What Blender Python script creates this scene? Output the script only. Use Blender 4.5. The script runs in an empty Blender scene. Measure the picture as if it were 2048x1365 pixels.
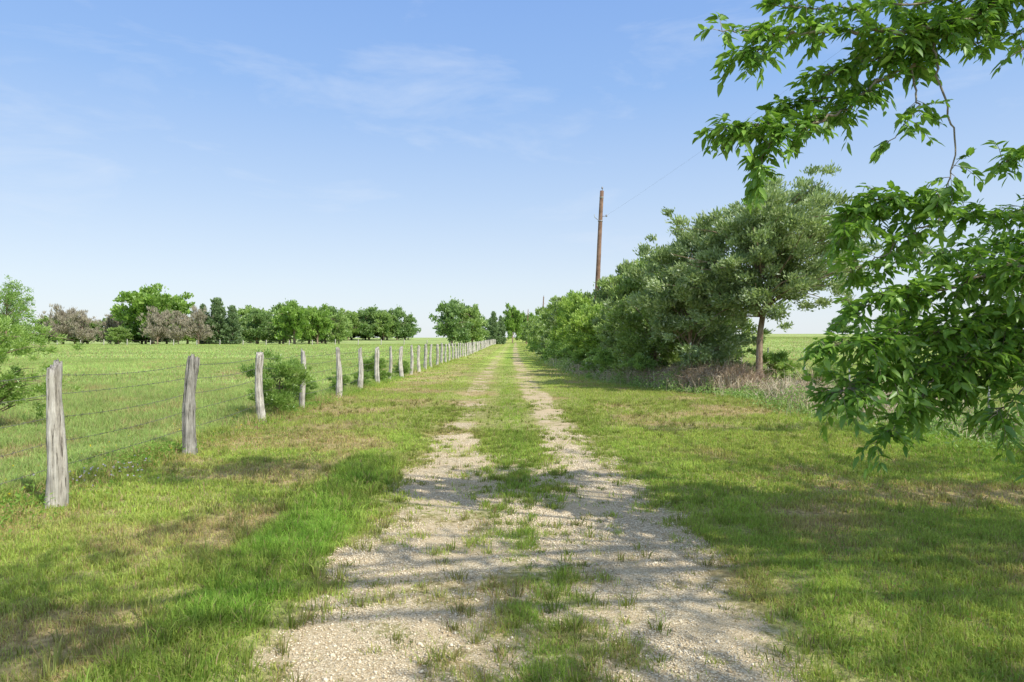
import bpy, math, random
import numpy as np
from mathutils import Vector
rs = np.random.RandomState(7)
random.seed(7)
scene = bpy.context.scene
COL = scene.collection

# ------------------------------------------------------------ helpers
def link(ob):
    COL.objects.link(ob); return ob

def build_mesh(name, V, quads=None, tris=None, col=None, extra=None, mat=None, smooth=False):
    me = bpy.data.meshes.new(name)
    V = np.asarray(V, dtype=np.float32)
    q = np.zeros((0, 4), np.int32) if quads is None else np.asarray(quads, np.int32).reshape(-1, 4)
    t = np.zeros((0, 3), np.int32) if tris is None else np.asarray(tris, np.int32).reshape(-1, 3)
    me.vertices.add(len(V)); me.vertices.foreach_set("co", V.ravel())
    loops = np.concatenate([q.ravel(), t.ravel()]).astype(np.int32)
    me.loops.add(len(loops)); me.loops.foreach_set("vertex_index", loops)
    ls = np.concatenate([np.arange(len(q)) * 4, len(q) * 4 + np.arange(len(t)) * 3]).astype(np.int32)
    me.polygons.add(len(ls)); me.polygons.foreach_set("loop_start", ls)
    if smooth:
        me.polygons.foreach_set("use_smooth", np.ones(len(ls), dtype=bool))
    me.update(calc_edges=True)
    if col is not None:
        a = me.color_attributes.new("col", 'FLOAT_COLOR', 'POINT')
        c = np.ones((len(V), 4), np.float32); c[:, :3] = col
        a.data.foreach_set("color", c.ravel())
    if extra is not None:
        for k, v in extra.items():
            a = me.attributes.new(k, 'FLOAT', 'POINT')
            a.data.foreach_set("value", np.asarray(v, np.float32))
    if mat is not None:
        me.materials.append(mat)
    return me

def obj(name, me, label=None, category=None, kind=None, group=None, parent=None, loc=None):
    ob = bpy.data.objects.new(name, me); link(ob)
    if label: ob["label"] = label
    if category: ob["category"] = category
    if kind: ob["kind"] = kind
    if group: ob["group"] = group
    if parent: ob.parent = parent
    if loc is not None: ob.location = loc
    return ob

TAB = [np.random.RandomState(100 + i).rand(256, 256) for i in range(12)]
def vn(x, y, f, s=0):
    x = np.asarray(x) * f + 37.3 * (s + 1); y = np.asarray(y) * f + 11.7 * (s + 1)
    xi = np.floor(x).astype(int); yi = np.floor(y).astype(int)
    fx = x - xi; fy = y - yi
    fx = fx * fx * (3 - 2 * fx); fy = fy * fy * (3 - 2 * fy)
    T = TAB[s % 12]
    a = T[xi & 255, yi & 255]; b = T[(xi + 1) & 255, yi & 255]
    c = T[xi & 255, (yi + 1) & 255]; d = T[(xi + 1) & 255, (yi + 1) & 255]
    return (a * (1 - fx) + b * fx) * (1 - fy) + (c * (1 - fx) + d * fx) * fy
def fbm(x, y, f, s=0, o=3):
    r = 0; amp = 1; tot = 0
    for i in range(o):
        r = r + amp * vn(x, y, f * 2 ** i, s + i); tot += amp; amp *= .55
    return r / tot
def S(a, b, x):
    t = np.clip((np.asarray(x, float) - a) / (b - a), 0, 1); return t * t * (3 - 2 * t)

# ------------------------------------------------------------ terrain functions
def hz(x, y):
    x = np.asarray(x, float); y = np.asarray(y, float)
    z = .65 * S(60, 190, y) + 3.0 * S(200, 420, y) + 2.2 * S(12, 60, x) * S(50, 220, y)
    near = 1 - S(60, 120, y)
    z = z + near * .10 * (fbm(x, y, .22, 3, 2) - .55) * S(1.2, 3.5, np.abs(x))
    z = z + near * .04 * S(1.2, 2.2, np.abs(x - .0)) * (1 - .6 * S(3, 4, -x))
    return z
def rc(y):
    return np.interp(y, [0, 3, 10, 28, 60, 120, 250], [.1, .1, 0, -.32, -.45, -.3, .4])
def gravel(x, y):
    u = x - rc(y)
    n = fbm(x, y, 1.3, 1, 3); n2 = fbm(x, y, 5, 5, 2)
    full = S(-1.55, -.95, u) * (1 - S(1.0, 1.7, u)) * (1 - S(7.5, 12, y + 3.5 * (n - .5)))
    ctr = np.exp(-((u - .08 - .5 * (vn(u * 0, y, .7, 3) - .5)) / .42) ** 2)
    full = full * (1 - ctr * np.interp(y, [2, 4, 7, 11], [.36, .40, .50, .78]))
    la = np.interp(y, [0, 9, 12, 25, 60, 150], [1, .85, .46, .36, .30, .2])
    ra = np.interp(y, [0, 9, 14, 30, 60, 150], [1, .95, .68, .60, .55, .45])
    tr = np.maximum(la * np.exp(-((u + .88) / .36) ** 4), ra * np.exp(-((u - .86) / .38) ** 4))
    g = np.maximum(full, tr)
    return np.clip(g + (n - .5) * 1.5 + (n2 - .5) * 1.1 - .06, 0, 1) * S(.02, .25, g)
def lush(x, y):
    u = x - rc(y); w = .35 * (fbm(x, y, .8, 9, 2) - .5)
    a = S(-2.15, -1.85, u + w) * (1 - S(-1.6, -1.2, u + w)) * (1 - S(6, 12, y) * .8) * (.25 + 1.0 * vn(x, y, 1.7, 2))
    b = S(1.25, 1.5, u) * (1 - S(1.8, 2.5, u)) * .35 * vn(x, y, 1.2, 3)
    c = S(5.2, 6.2, x) * (1 - S(7.5, 8.5, x)) * (1 - S(12, 16, y)) * .6
    d = np.exp(-((u - .08) / .35) ** 2) * .45
    return np.clip(np.maximum(np.maximum(np.maximum(a, b), c), d), 0, 1)
def dry(x, y):
    u = x - rc(y)
    d = fbm(x, y, .85, 2, 5) - .11
    d = d + .12 * S(-4.2, -3.2, u) * (1 - S(-2.3, -1.8, u))
    d = d + .10 * S(2.0, 3.0, u) * (1 - S(5.5, 7, u)) * (1 - S(7, 13, y))
    d = d - .45 * lush(x, y)
    d = d - .08 * (x < -5)
    return np.clip((d - .385) * 4.2, 0, .9)

C_GRASS = np.array([.40, .485, .125]); C_LUSH = np.array([.28, .45, .085])
C_DRY = np.array([.58, .45, .27]); C_FIELD = np.array([.40, .51, .185])
C_SOIL = np.array([.34, .26, .155])
def grass_col(x, y):
    d = dry(x, y)[:, None]; l = lush(x, y)[:, None]
    f = (1 - S(-5.4, -4.7, x))[:, None]; fr = S(8.5, 10, x)[:, None]
    far_ = S(10, 50, y)[:, None]
    big = (.80 + .40 * fbm(x, y, .12, 6, 3))[:, None] * (1 + far_ * .35 * (fbm(x, y * .5, .5, 4, 3)[:, None] - .5))
    base = C_GRASS * (1 - l) + C_LUSH * l
    w = np.clip(f + fr, 0, 1)
    base = (base * (1 - w) + C_FIELD * w) * big
    return base * (1 - d * .45) + C_DRY * d * .45

# ------------------------------------------------------------ materials
def new_mat(name):
    m = bpy.data.materials.new(name); m.use_nodes = True
    nt = m.node_tree; nt.nodes.clear(); return m, nt
def N(nt, t, **kw):
    n = nt.nodes.new(t)
    for k, v in kw.items(): setattr(n, k, v)
    return n

def leaf_mat(name, trans=.35, gloss=0.0, rough=.45):
    m, nt = new_mat(name)
    out = N(nt, 'ShaderNodeOutputMaterial')
    at = N(nt, 'ShaderNodeAttribute', attribute_name='col')
    df = N(nt, 'ShaderNodeBsdfDiffuse'); tr = N(nt, 'ShaderNodeBsdfTranslucent')
    nt.links.new(at.outputs['Color'], df.inputs['Color'])
    mul = N(nt, 'ShaderNodeMix', data_type='RGBA', blend_type='MULTIPLY'); mul.inputs[0].default_value = 1
    nt.links.new(at.outputs['Color'], mul.inputs[6]); mul.inputs[7].default_value = (1.15, 1.2, .65, 1)
    nt.links.new(mul.outputs[2], tr.inputs['Color'])
    mx = N(nt, 'ShaderNodeMixShader'); mx.inputs[0].default_value = trans
    nt.links.new(df.outputs[0], mx.inputs[1]); nt.links.new(tr.outputs[0], mx.inputs[2])
    last = mx
    if gloss > 0:
        gl = N(nt, 'ShaderNodeBsdfGlossy'); gl.inputs['Roughness'].default_value = rough
        gl.inputs['Color'].default_value = (.9, .95, 1, 1)
        m2 = N(nt, 'ShaderNodeMixShader'); m2.inputs[0].default_value = gloss
        nt.links.new(mx.outputs[0], m2.inputs[1]); nt.links.new(gl.outputs[0], m2.inputs[2]); last = m2
    nt.links.new(last.outputs[0], out.inputs[0])
    return m
M_GRASS = leaf_mat('grass_blades', .45)
M_LEAF = leaf_mat('tree_leaves', .40, .04, .4)
M_CEDAR = leaf_mat('cedar_foliage', .36, .02)
M_DRYST = leaf_mat('dry_stems', .15)

def ground_mat():
    m, nt = new_mat('ground_surface'); L = nt.links.new
    out = N(nt, 'ShaderNodeOutputMaterial'); bs = N(nt, 'ShaderNodeBsdfDiffuse')
    geo = N(nt, 'ShaderNodeNewGeometry')
    at = N(nt, 'ShaderNodeAttribute', attribute_name='col')
    ag = N(nt, 'ShaderNodeAttribute', attribute_name='g')
    n1 = N(nt, 'ShaderNodeTexNoise'); n1.inputs['Scale'].default_value = 22; n1.inputs['Detail'].default_value = 6
    n2 = N(nt, 'ShaderNodeTexNoise'); n2.inputs['Scale'].default_value = .35; n2.inputs['Detail'].default_value = 8; n2.inputs['Roughness'].default_value = .65
    for n in (n1, n2): L(geo.outputs['Position'], n.inputs['Vector'])
    mr = N(nt, 'ShaderNodeMapRange'); mr.inputs[1].default_value = .3; mr.inputs[2].default_value = .7; mr.inputs[3].default_value = .55; mr.inputs[4].default_value = 1.4
    L(n1.outputs['Fac'], mr.inputs[0])
    mr2 = N(nt, 'ShaderNodeMapRange'); mr2.inputs[1].default_value = .35; mr2.inputs[2].default_value = .65; mr2.inputs[3].default_value = .75; mr2.inputs[4].default_value = 1.22
    L(n2.outputs['Fac'], mr2.inputs[0])
    mm = N(nt, 'ShaderNodeMath', operation='MULTIPLY'); L(mr.outputs[0], mm.inputs[0]); L(mr2.outputs[0], mm.inputs[1])
    vm = N(nt, 'ShaderNodeVectorMath', operation='SCALE'); L(at.outputs['Color'], vm.inputs[0]); L(mm.outputs[0], vm.inputs['Scale'])
    vo = N(nt, 'ShaderNodeTexVoronoi'); vo.inputs['Scale'].default_value = 90; L(geo.outputs['Position'], vo.inputs['Vector'])
    sep = N(nt, 'ShaderNodeSeparateColor'); L(vo.outputs['Color'], sep.inputs[0])
    cr = N(nt, 'ShaderNodeValToRGB'); L(sep.outputs[0], cr.inputs[0])
    e = cr.color_ramp.elements; e[0].position = 0; e[0].color = (.42, .33, .205, 1); e[1].position = 1; e[1].color = (.86, .76, .57, 1)
    k = e.new(.45); k.color = (.66, .55, .37, 1)
    dk = N(nt, 'ShaderNodeMapRange'); dk.inputs[1].default_value = .25; dk.inputs[2].default_value = .75; dk.inputs[3].default_value = 1.05; dk.inputs[4].default_value = .55
    L(vo.outputs['Distance'], dk.inputs[0])
    vg = N(nt, 'ShaderNodeVectorMath', operation='SCALE'); L(cr.outputs[0], vg.inputs[0]); L(dk.outputs[0], vg.inputs['Scale'])
    ns = N(nt, 'ShaderNodeTexNoise'); ns.inputs['Scale'].default_value = 1.8; ns.inputs['Detail'].default_value = 6; L(geo.outputs['Position'], ns.inputs['Vector'])
    sx = N(nt, 'ShaderNodeSeparateXYZ'); L(geo.outputs['Position'], sx.inputs[0])
    yy_ = N(nt, 'ShaderNodeMapRange'); yy_.inputs[1].default_value = 9; yy_.inputs[2].default_value = 26; yy_.inputs[3].default_value = 0; yy_.inputs[4].default_value = .3; L(sx.outputs[1], yy_.inputs[0])
    sadd = N(nt, 'ShaderNodeMath', operation='ADD'); L(ns.outputs['Fac'], sadd.inputs[0]); L(yy_.outputs[0], sadd.inputs[1])
    sc = N(nt, 'ShaderNodeMapRange'); sc.inputs[1].default_value = .38; sc.inputs[2].default_value = .72; sc.inputs[4].default_value = .8; L(sadd.outputs[0], sc.inputs[0])
    mxs = N(nt, 'ShaderNodeMix', data_type='RGBA'); L(sc.outputs[0], mxs.inputs[0]); L(vg.outputs[0], mxs.inputs[6]); mxs.inputs[7].default_value = (.56, .445, .285, 1)
    a1 = N(nt, 'ShaderNodeMath', operation='SUBTRACT'); L(n1.outputs['Fac'], a1.inputs[0]); a1.inputs[1].default_value = .5
    a2 = N(nt, 'ShaderNodeMath', operation='MULTIPLY_ADD'); L(a1.outputs[0], a2.inputs[0]); a2.inputs[1].default_value = 1.4; L(ag.outputs['Fac'], a2.inputs[2])
    a3 = N(nt, 'ShaderNodeMapRange'); a3.inputs[1].default_value = .2; a3.inputs[2].default_value = .6; L(a2.outputs[0], a3.inputs[0])
    mx = N(nt, 'ShaderNodeMix', data_type='RGBA'); L(a3.outputs[0], mx.inputs[0]); L(vm.outputs[0], mx.inputs[6]); L(mxs.outputs[2], mx.inputs[7])
    L(mx.outputs[2], bs.inputs['Color'])
    bsum = N(nt, 'ShaderNodeMath', operation='MULTIPLY_ADD'); L(vo.outputs['Distance'], bsum.inputs[0]); bsum.inputs[1].default_value = -1.0; L(n1.outputs['Fac'], bsum.inputs[2])
    bp = N(nt, 'ShaderNodeBump'); bp.inputs['Strength'].default_value = .6; bp.inputs['Distance'].default_value = .010
    L(bsum.outputs[0], bp.inputs['Height']); L(bp.outputs[0], bs.inputs['Normal'])
    L(bs.outputs[0], out.inputs[0])
    return m
M_GROUND = ground_mat()

def wood_mat(name, c1, c2, c3, sx=14, sz=1.2, bump=.02):
    m, nt = new_mat(name); L = nt.links.new
    out = N(nt, 'ShaderNodeOutputMaterial'); bs = N(nt, 'ShaderNodeBsdfPrincipled')
    bs.inputs['Roughness'].default_value = .9; bs.inputs['Specular IOR Level'].default_value = .15
    tc = N(nt, 'ShaderNodeTexCoord'); mp = N(nt, 'ShaderNodeMapping'); mp.inputs['Scale'].default_value = (sx, sx, sz)
    L(tc.outputs['Object'], mp.inputs[0])
    n = N(nt, 'ShaderNodeTexNoise'); n.inputs['Scale'].default_value = 2.2; n.inputs['Detail'].default_value = 8; n.inputs['Roughness'].default_value = .7; L(mp.outputs[0], n.inputs['Vector'])
    cr = N(nt, 'ShaderNodeValToRGB'); L(n.outputs['Fac'], cr.inputs[0])
    e = cr.color_ramp.elements; e[0].position = .36; e[0].color = c1 + (1,); e[1].position = .64; e[1].color = c3 + (1,)
    k = e.new(.45); k.color = c2 + (1,)
    n2 = N(nt, 'ShaderNodeTexNoise'); n2.inputs['Scale'].default_value = 5; n2.inputs['Detail'].default_value = 5; L(tc.outputs['Object'], n2.inputs['Vector'])
    mr = N(nt, 'ShaderNodeMapRange'); mr.inputs[1].default_value = .3; mr.inputs[2].default_value = .7; mr.inputs[3].default_value = .6; mr.inputs[4].default_value = 1.2; L(n2.outputs['Fac'], mr.inputs[0])
    vm = N(nt, 'ShaderNodeVectorMath', operation='SCALE'); L(cr.outputs[0], vm.inputs[0]); L(mr.outputs[0], vm.inputs['Scale'])
    L(vm.outputs[0], bs.inputs['Base Color'])
    bp = N(nt, 'ShaderNodeBump'); bp.inputs['Strength'].default_value = 1.0; bp.inputs['Distance'].default_value = bump
    L(n.outputs['Fac'], bp.inputs['Height']); L(bp.outputs[0], bs.inputs['Normal']); L(bs.outputs[0], out.inputs[0])
    return m
M_POST = wood_mat('weathered_wood', (.09, .08, .065), (.50, .465, .41), (.76, .73, .67), 20, 1.0, .03)
M_POSTD = wood_mat('weathered_dark_wood', (.05, .045, .04), (.28, .265, .24), (.52, .50, .46), 20, 1.0, .03)
M_BARK = wood_mat('bark', (.12, .08, .055), (.30, .22, .16), (.44, .35, .27), 7, 1.0)
M_BRANCH = wood_mat('branch_bark', (.12, .10, .07), (.28, .24, .18), (.42, .38, .31), 20, 8, .004)
M_POLE = wood_mat('pole_wood', (.10, .06, .04), (.25, .15, .105), (.36, .25, .185), 9, .25)
def metal(name, c, r=.5, me=.6):
    m, nt = new_mat(name); out = N(nt, 'ShaderNodeOutputMaterial'); bs = N(nt, 'ShaderNodeBsdfPrincipled')
    n = N(nt, 'ShaderNodeTexNoise'); n.inputs['Scale'].default_value = 30
    cr = N(nt, 'ShaderNodeValToRGB'); nt.links.new(n.outputs['Fac'], cr.inputs[0])
    e = cr.color_ramp.elements; e[0].position = .35; e[1].position = .65
    e[0].color = tuple(v * .6 for v in c) + (1,); e[1].color = c + (1,)
    nt.links.new(cr.outputs[0], bs.inputs['Base Color'])
    bs.inputs['Roughness'].default_value = r; bs.inputs['Metallic'].default_value = me
    nt.links.new(bs.outputs[0], out.inputs[0]); return m
M_WIRE = metal('aged_wire', (.20, .19, .17), .7, .2)
M_STEEL = metal('painted_steel_post', (.42, .45, .42), .6, .1)
M_INS = metal('grey_insulator', (.35, .35, .38), .3, .0)

# ------------------------------------------------------------ ground
def spacing(start, end, d0, grow):
    out = [start]; d = d0
    while out[-1] < end:
        out.append(out[-1] + d); d = d0 + grow * max(0, out[-1] - 20)
    return np.array(out)
ys = np.concatenate([np.arange(-25, 2, .6), spacing(2, 2500, .14, .02)])
xp = spacing(0, 9, .16, 0); xq = [9.0]; d = .3
while xq[-1] < 1600: xq.append(xq[-1] + d); d *= 1.06
xp = np.concatenate([xp[xp < 8.9], xq]); xs = np.concatenate([-xp[::-1], xp[1:]])
X, Y = np.meshgrid(xs, ys); nx, ny = len(xs), len(ys)
x = X.ravel(); y = Y.ravel(); z = hz(x, y)
def grid_faces(nx, ny):
    i = np.arange(nx * ny).reshape(ny, nx)
    return np.stack([i[:-1, :-1], i[:-1, 1:], i[1:, 1:], i[1:, :-1]], -1).reshape(-1, 4)
def ground_col(x, y):
    gc = grass_col(x, y)
    t = S(14, 60, np.hypot(x, y))[:, None]
    d = dry(x, y)[:, None]
    under = C_SOIL + np.array([.07, .03, .01]) * d
    under = under * (.50 + .25 * d) + gc * (.42 - .2 * d)
    return under * (1 - t) + gc * .88 * t
gm = build_mesh('ground', np.stack([x, y, z], 1), quads=grid_faces(nx, ny), col=ground_col(x, y), extra={'g': np.zeros(len(x))}, mat=M_GROUND, smooth=True)
obj('ground', gm, kind='structure', label='grassy pasture and verge with worn dry patches', category='ground')

us = np.arange(-2.0, 2.01, .05)
yr = spacing(-3, 235, .05, .012); 
U, YR = np.meshgrid(us, yr); u = U.ravel(); yy = YR.ravel(); xx = u + rc(yy)
gg = gravel(xx, yy) * S(-1.98, -1.8, u) * (1 - S(1.8, 1.98, u))
lift = .004 + .012 * S(-2.0, -1.9, u) * (1 - S(1.9, 2.0, u)) + .0004 * np.clip(yy - 20, 0, None)
rmesh = build_mesh('road', np.stack([xx, yy, hz(xx, yy) + lift], 1), quads=grid_faces(len(us), len(yr)), col=ground_col(xx, yy), extra={'g': gg}, mat=M_GROUND, smooth=True)
obj('road', rmesh, kind='structure', label='two-track gravel farm lane with grass growing between ruts', category='road')

# ------------------------------------------------------------ gravel stones
n = 240000
yy = np.sqrt(rs.uniform(2.2 ** 2, 12 ** 2, n)); u = rs.uniform(-1.8, 1.8, n); xx = u + rc(yy)
g = gravel(xx, yy) * (.15 + .85 * S(.28, .58, fbm(xx, yy, 1.7, 8, 3)))
k = (rs.rand(n) < (g ** 1.3) * np.clip(1.5 - yy / 11, .2, 1)) & (np.abs(xx) < .8 * yy + .8)
xx, yy = xx[k], yy[k]; n = len(xx)
O = np.array([[1, 0, 0], [0, 1, 0], [-1, 0, 0], [0, -1, 0], [0, 0, 1], [0, 0, -.6]], float)
OT = np.array([[0, 1, 4], [1, 2, 4], [2, 3, 4], [3, 0, 4], [1, 0, 5], [2, 1, 5], [3, 2, 5], [0, 3, 5]])
sz = rs.uniform(.0032, .0088, n) * (1 + .9 * (rs.rand(n) < .04))
P = O[None] + rs.uniform(-.35, .35, (n, 6, 3)); P = P * sz[:, None, None] * np.array([1, 1, .7])
th = rs.uniform(0, 6.28, n); c, s = np.cos(th)[:, None], np.sin(th)[:, None]
PX = P[..., 0] * c - P[..., 1] * s + xx[:, None]; PY = P[..., 0] * s + P[..., 1] * c + yy[:, None]
PZ = P[..., 2] + (hz(xx, yy) + .017)[:, None] + sz[:, None] * .15
V = np.stack([PX, PY, PZ], -1).reshape(-1, 3)
T = (OT[None] + 6 * np.arange(n)[:, None, None]).reshape(-1, 3)
t = rs.rand(n)[:, None]; sc = np.array([.50, .40, .26]) * (1 - t) + np.array([.88, .79, .62]) * t
obj('gravel', build_mesh('gravel', V, tris=T, col=np.repeat(sc, 6, 0), mat=leaf_mat('stone', 0.0)), kind='stuff', label='loose pale limestone gravel scattered on the lane', category='gravel')

# ------------------------------------------------------------ grass
def blades(x, y, z, h, w, col, lean=.5, seg=True, leandir=None):
    n = len(x)
    a = rs.uniform(0, 2 * math.pi, n); b = rs.uniform(0, 2 * math.pi, n) if leandir is None else leandir
    dx, dy = np.cos(a) * w * .5, np.sin(a) * w * .5
    ll = np.abs(rs.normal(0, lean, n)) * h; lx, ly = np.cos(b) * ll, np.sin(b) * ll
    if seg:
        V = np.empty((n, 5, 3))
        V[:, 0] = np.stack([x - dx, y - dy, z - .004], 1); V[:, 1] = np.stack([x + dx, y + dy, z - .004], 1)
        mx, my, mz = x + lx * .35, y + ly * .35, z + h * .6
        V[:, 2] = np.stack([mx + dx * .8, my + dy * .8, mz], 1); V[:, 3] = np.stack([mx - dx * .8, my - dy * .8, mz], 1)
        V[:, 4] = np.stack([x + lx, y + ly, z + h * np.clip(1 - .25 * ll / h, .5, 1)], 1)
        i = 5 * np.arange(n)[:, None]
        return V.reshape(-1, 3), i + np.array([[0, 1, 2, 3]]), i + np.array([[3, 2, 4]]), np.repeat(col, 5, 0)
    V = np.empty((n, 3, 3))
    V[:, 0] = np.stack([x - dx, y - dy, z - .01], 1); V[:, 1] = np.stack([x + dx, y + dy, z - .01], 1)
    V[:, 2] = np.stack([x + lx, y + ly, z + h], 1)
    return V.reshape(-1, 3), np.zeros((0, 4), int), 3 * np.arange(n)[:, None] + np.array([[0, 1, 2]]), np.repeat(col, 3, 0)

def bcol(x, y, d):
    c = grass_col(x, y) * rs.uniform(.70, 1.3, (len(x), 1)) * (.80 + .42 * fbm(x, y, 1.6, 7, 3))[:, None]
    dd = rs.rand(len(x)) < (.09 + .42 * d)
    c[dd] = C_DRY * rs.uniform(.5, 1.1, (dd.sum(), 1))
    return np.clip(c * (1 + rs.uniform(-.08, .08, (len(x), 3))), 0, .85)

def zone(a, b, n, wmul, seg, hmul=1.0):
    y = np.sqrt(rs.uniform(a * a, b * b, n)); x = rs.uniform(-1, 1, n) * (.79 * y + .7)
    g = gravel(x, y); d = dry(x, y); l = lush(x, y); u = x - rc(y)
    inroad = np.abs(u) < 1.5
    tuft = vn(x, y, 6, 4); tuft2 = vn(x, y, 2.3, 9)
    dens = np.clip((.2 + 1.3 * tuft) * (1 - .62 * d), 0, 1) + l * .5
    dens = np.where(inroad, dens * (1 - g) ** 1.5 * (S(.3, .6, tuft2) * .9 + .25), dens * (1 - g))
    k = rs.rand(n) < dens
    x, y, g, d, l, u, tuft, inroad, tuft2 = [v[k] for v in (x, y, g, d, l, u, tuft, inroad, tuft2)]
    h = .020 + .036 * tuft + .055 * l * (.2 + tuft) + .018 * rs.rand(len(x)) - .010 * d
    field = (x < -4.9) | (x > 8.6)
    h = np.where(field, h + .03 + .06 * vn(x, y, 1.2, 6), h)
    fl = np.exp(-((x + 4.8) / .28) ** 2) * (y < 200); h = h + fl * .14 * tuft2
    h = np.where(inroad, h * .65 + .016 * (tuft > .6), h) * hmul * rs.uniform(.6, 1.35, len(x))
    c = bcol(x, y, d)
    w = rs.uniform(.0035, .0065, len(x)) * wmul
    return blades(x, y, hz(x, y) + .006 * inroad, h, w, c, .7, seg)
parts = []
for (a, b, n_, wm, sg, hm) in [(2.4, 6, 330000, 1.0, True, 1), (6, 12, 340000, 1.8, True, 1), (12, 25, 320000, 3.6, False, 1.1), (25, 60, 280000, 7.5, False, 1.15), (60, 200, 240000, 24, False, 1.5)]:
    parts.append(zone(a, b, n_, wm, sg, hm))
def tufts(nt_, sampler, nb_, hr, spread):
    X_, Y_ = sampler(nt_); g = gravel(X_, Y_); k = rs.rand(len(X_)) < np.where(np.abs(X_ - rc(Y_)) < 1.4, .3 + .7 * (1 - g), 1); X_, Y_ = X_[k], Y_[k]
    nn = len(X_); H = rs.uniform(hr[0], hr[1], nn); i = np.repeat(np.arange(nn), nb_)
    b = rs.uniform(0, 6.28, len(i)); r = np.abs(rs.normal(0, spread, len(i)))
    x = X_[i] + np.cos(b) * r; y = Y_[i] + np.sin(b) * r; h = H[i] * rs.uniform(.45, 1.2, len(i))
    c = bcol(x, y, dry(x, y) * .25) * np.repeat(rs.uniform(.5, .98, (nn, 1)), nb_, 0)
    return blades(x, y, hz(x, y) + .01, h, rs.uniform(.003, .006, len(i)) * (1 + .08 * y), c, .75, True, b)
def samp_ctr(n): y = np.sqrt(rs.uniform(2.6 ** 2, 12 ** 2, n)); return rs.normal(.08, .34, n) + rc(y), y
def samp_road(n): y = np.sqrt(rs.uniform(2.6 ** 2, 12 ** 2, n)); return rs.uniform(-1.5, 1.6, n) + rc(y), y
def samp_edge(n):
    y = np.sqrt(rs.uniform(2.6 ** 2, 16 ** 2, n)); return np.where(rs.rand(n) < .5, rs.normal(-1.35, .26, n), rs.normal(1.5, .26, n)) + rc(y), y
def samp_lush(n): y = np.sqrt(rs.uniform(2.6 ** 2, 9 ** 2, n)); return rs.normal(-1.75, .24, n) + rc(y), y
def samp_verge(n): y = np.sqrt(rs.uniform(2.6 ** 2, 18 ** 2, n)); return rs.uniform(-.78, .78, n) * y, y
parts += [tufts(700, samp_ctr, 34, (.03, .10), .04), tufts(420, samp_road, 20, (.02, .06), .03), tufts(900, samp_edge, 26, (.03, .08), .04),
          tufts(520, samp_lush, 24, (.06, .16), .04), tufts(3000, samp_verge, 18, (.035, .10), .04)]
def merge(parts):
    V = []; Q = []; T = []; C = []; o = 0
    for v, q, t, c in parts:
        V.append(v); Q.append(np.asarray(q) + o); T.append(np.asarray(t) + o); C.append(c); o += len(v)
    return np.concatenate(V), np.concatenate([q.reshape(-1, 4) for q in Q]), np.concatenate([t.reshape(-1, 3) for t in T]), np.concatenate(C)
V, Q, T, C = merge(parts)
obj('grass', build_mesh('grass', V, Q, T, C, mat=M_GRASS), kind='stuff', label='short green grass mixed with dry straw blades', category='grass')

# ------------------------------------------------------------ tubes & leaves
def catmull(P, k=6):
    P = [np.array(p, float) for p in P]; P = [2 * P[0] - P[1]] + P + [2 * P[-1] - P[-2]]; out = []
    for i in range(1, len(P) - 2):
        for j in range(k):
            t = j / k
            out.append(.5 * ((2 * P[i]) + (-P[i - 1] + P[i + 1]) * t + (2 * P[i - 1] - 5 * P[i] + 4 * P[i + 1] - P[i + 2]) * t * t + (-P[i - 1] + 3 * P[i] - 3 * P[i + 1] + P[i + 2]) * t ** 3))
    out.append(P[-2]); return np.array(out)
def tube(pts, rad, sides=6, wob=0.0):
    pts = np.asarray(pts, float); n = len(pts); rad = np.broadcast_to(rad, (n,))
    tg = np.gradient(pts, axis=0); tg /= np.linalg.norm(tg, axis=1)[:, None] + 1e-9
    ref = np.array([0, 0, 1.0]) if abs(tg[:, 2]).mean() < .8 else np.array([1.0, 0, 0])
    A = np.cross(tg, ref); A /= np.linalg.norm(A, axis=1)[:, None] + 1e-9; B = np.cross(tg, A)
    th = np.arange(sides) / sides * 2 * math.pi
    r = rad[:, None] * (1 + wob * rs.uniform(-1, 1, (n, sides)))
    V = pts[:, None] + A[:, None] * (np.cos(th) * r)[..., None] + B[:, None] * (np.sin(th) * r)[..., None]
    i = np.arange(n * sides).reshape(n, sides); j = np.roll(i, -1, 1)
    Q = np.stack([i[:-1], j[:-1], j[1:], i[1:]], -1).reshape(-1, 4)
    V = np.concatenate([V.reshape(-1, 3), pts[:1], pts[-1:]])
    c0, c1 = n * sides, n * sides + 1
    T = np.concatenate([np.stack([np.full(sides, c0), j[0], i[0]], -1), np.stack([np.full(sides, c1), i[-1], j[-1]], -1)])
    return V, Q, T, np.full((len(V), 3), .3)
def unit(v): return v / (np.linalg.norm(v, axis=-1, keepdims=True) + 1e-9)
def kites(c, a, L, W, col):
    n = len(c); a = unit(a); b = unit(np.cross(a, rs.normal(0, 1, (n, 3))))
    L = L[:, None]; W = W[:, None]
    V = np.stack([c - a * L * .5, c + b * W * .5 + a * L * .05, c + a * L * .5, c - b * W * .5 + a * L * .05], 1).reshape(-1, 3)
    return V, 4 * np.arange(n)[:, None] + np.array([[0, 1, 2, 3]]), np.zeros((0, 3), int), np.repeat(col, 4, 0)
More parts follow.
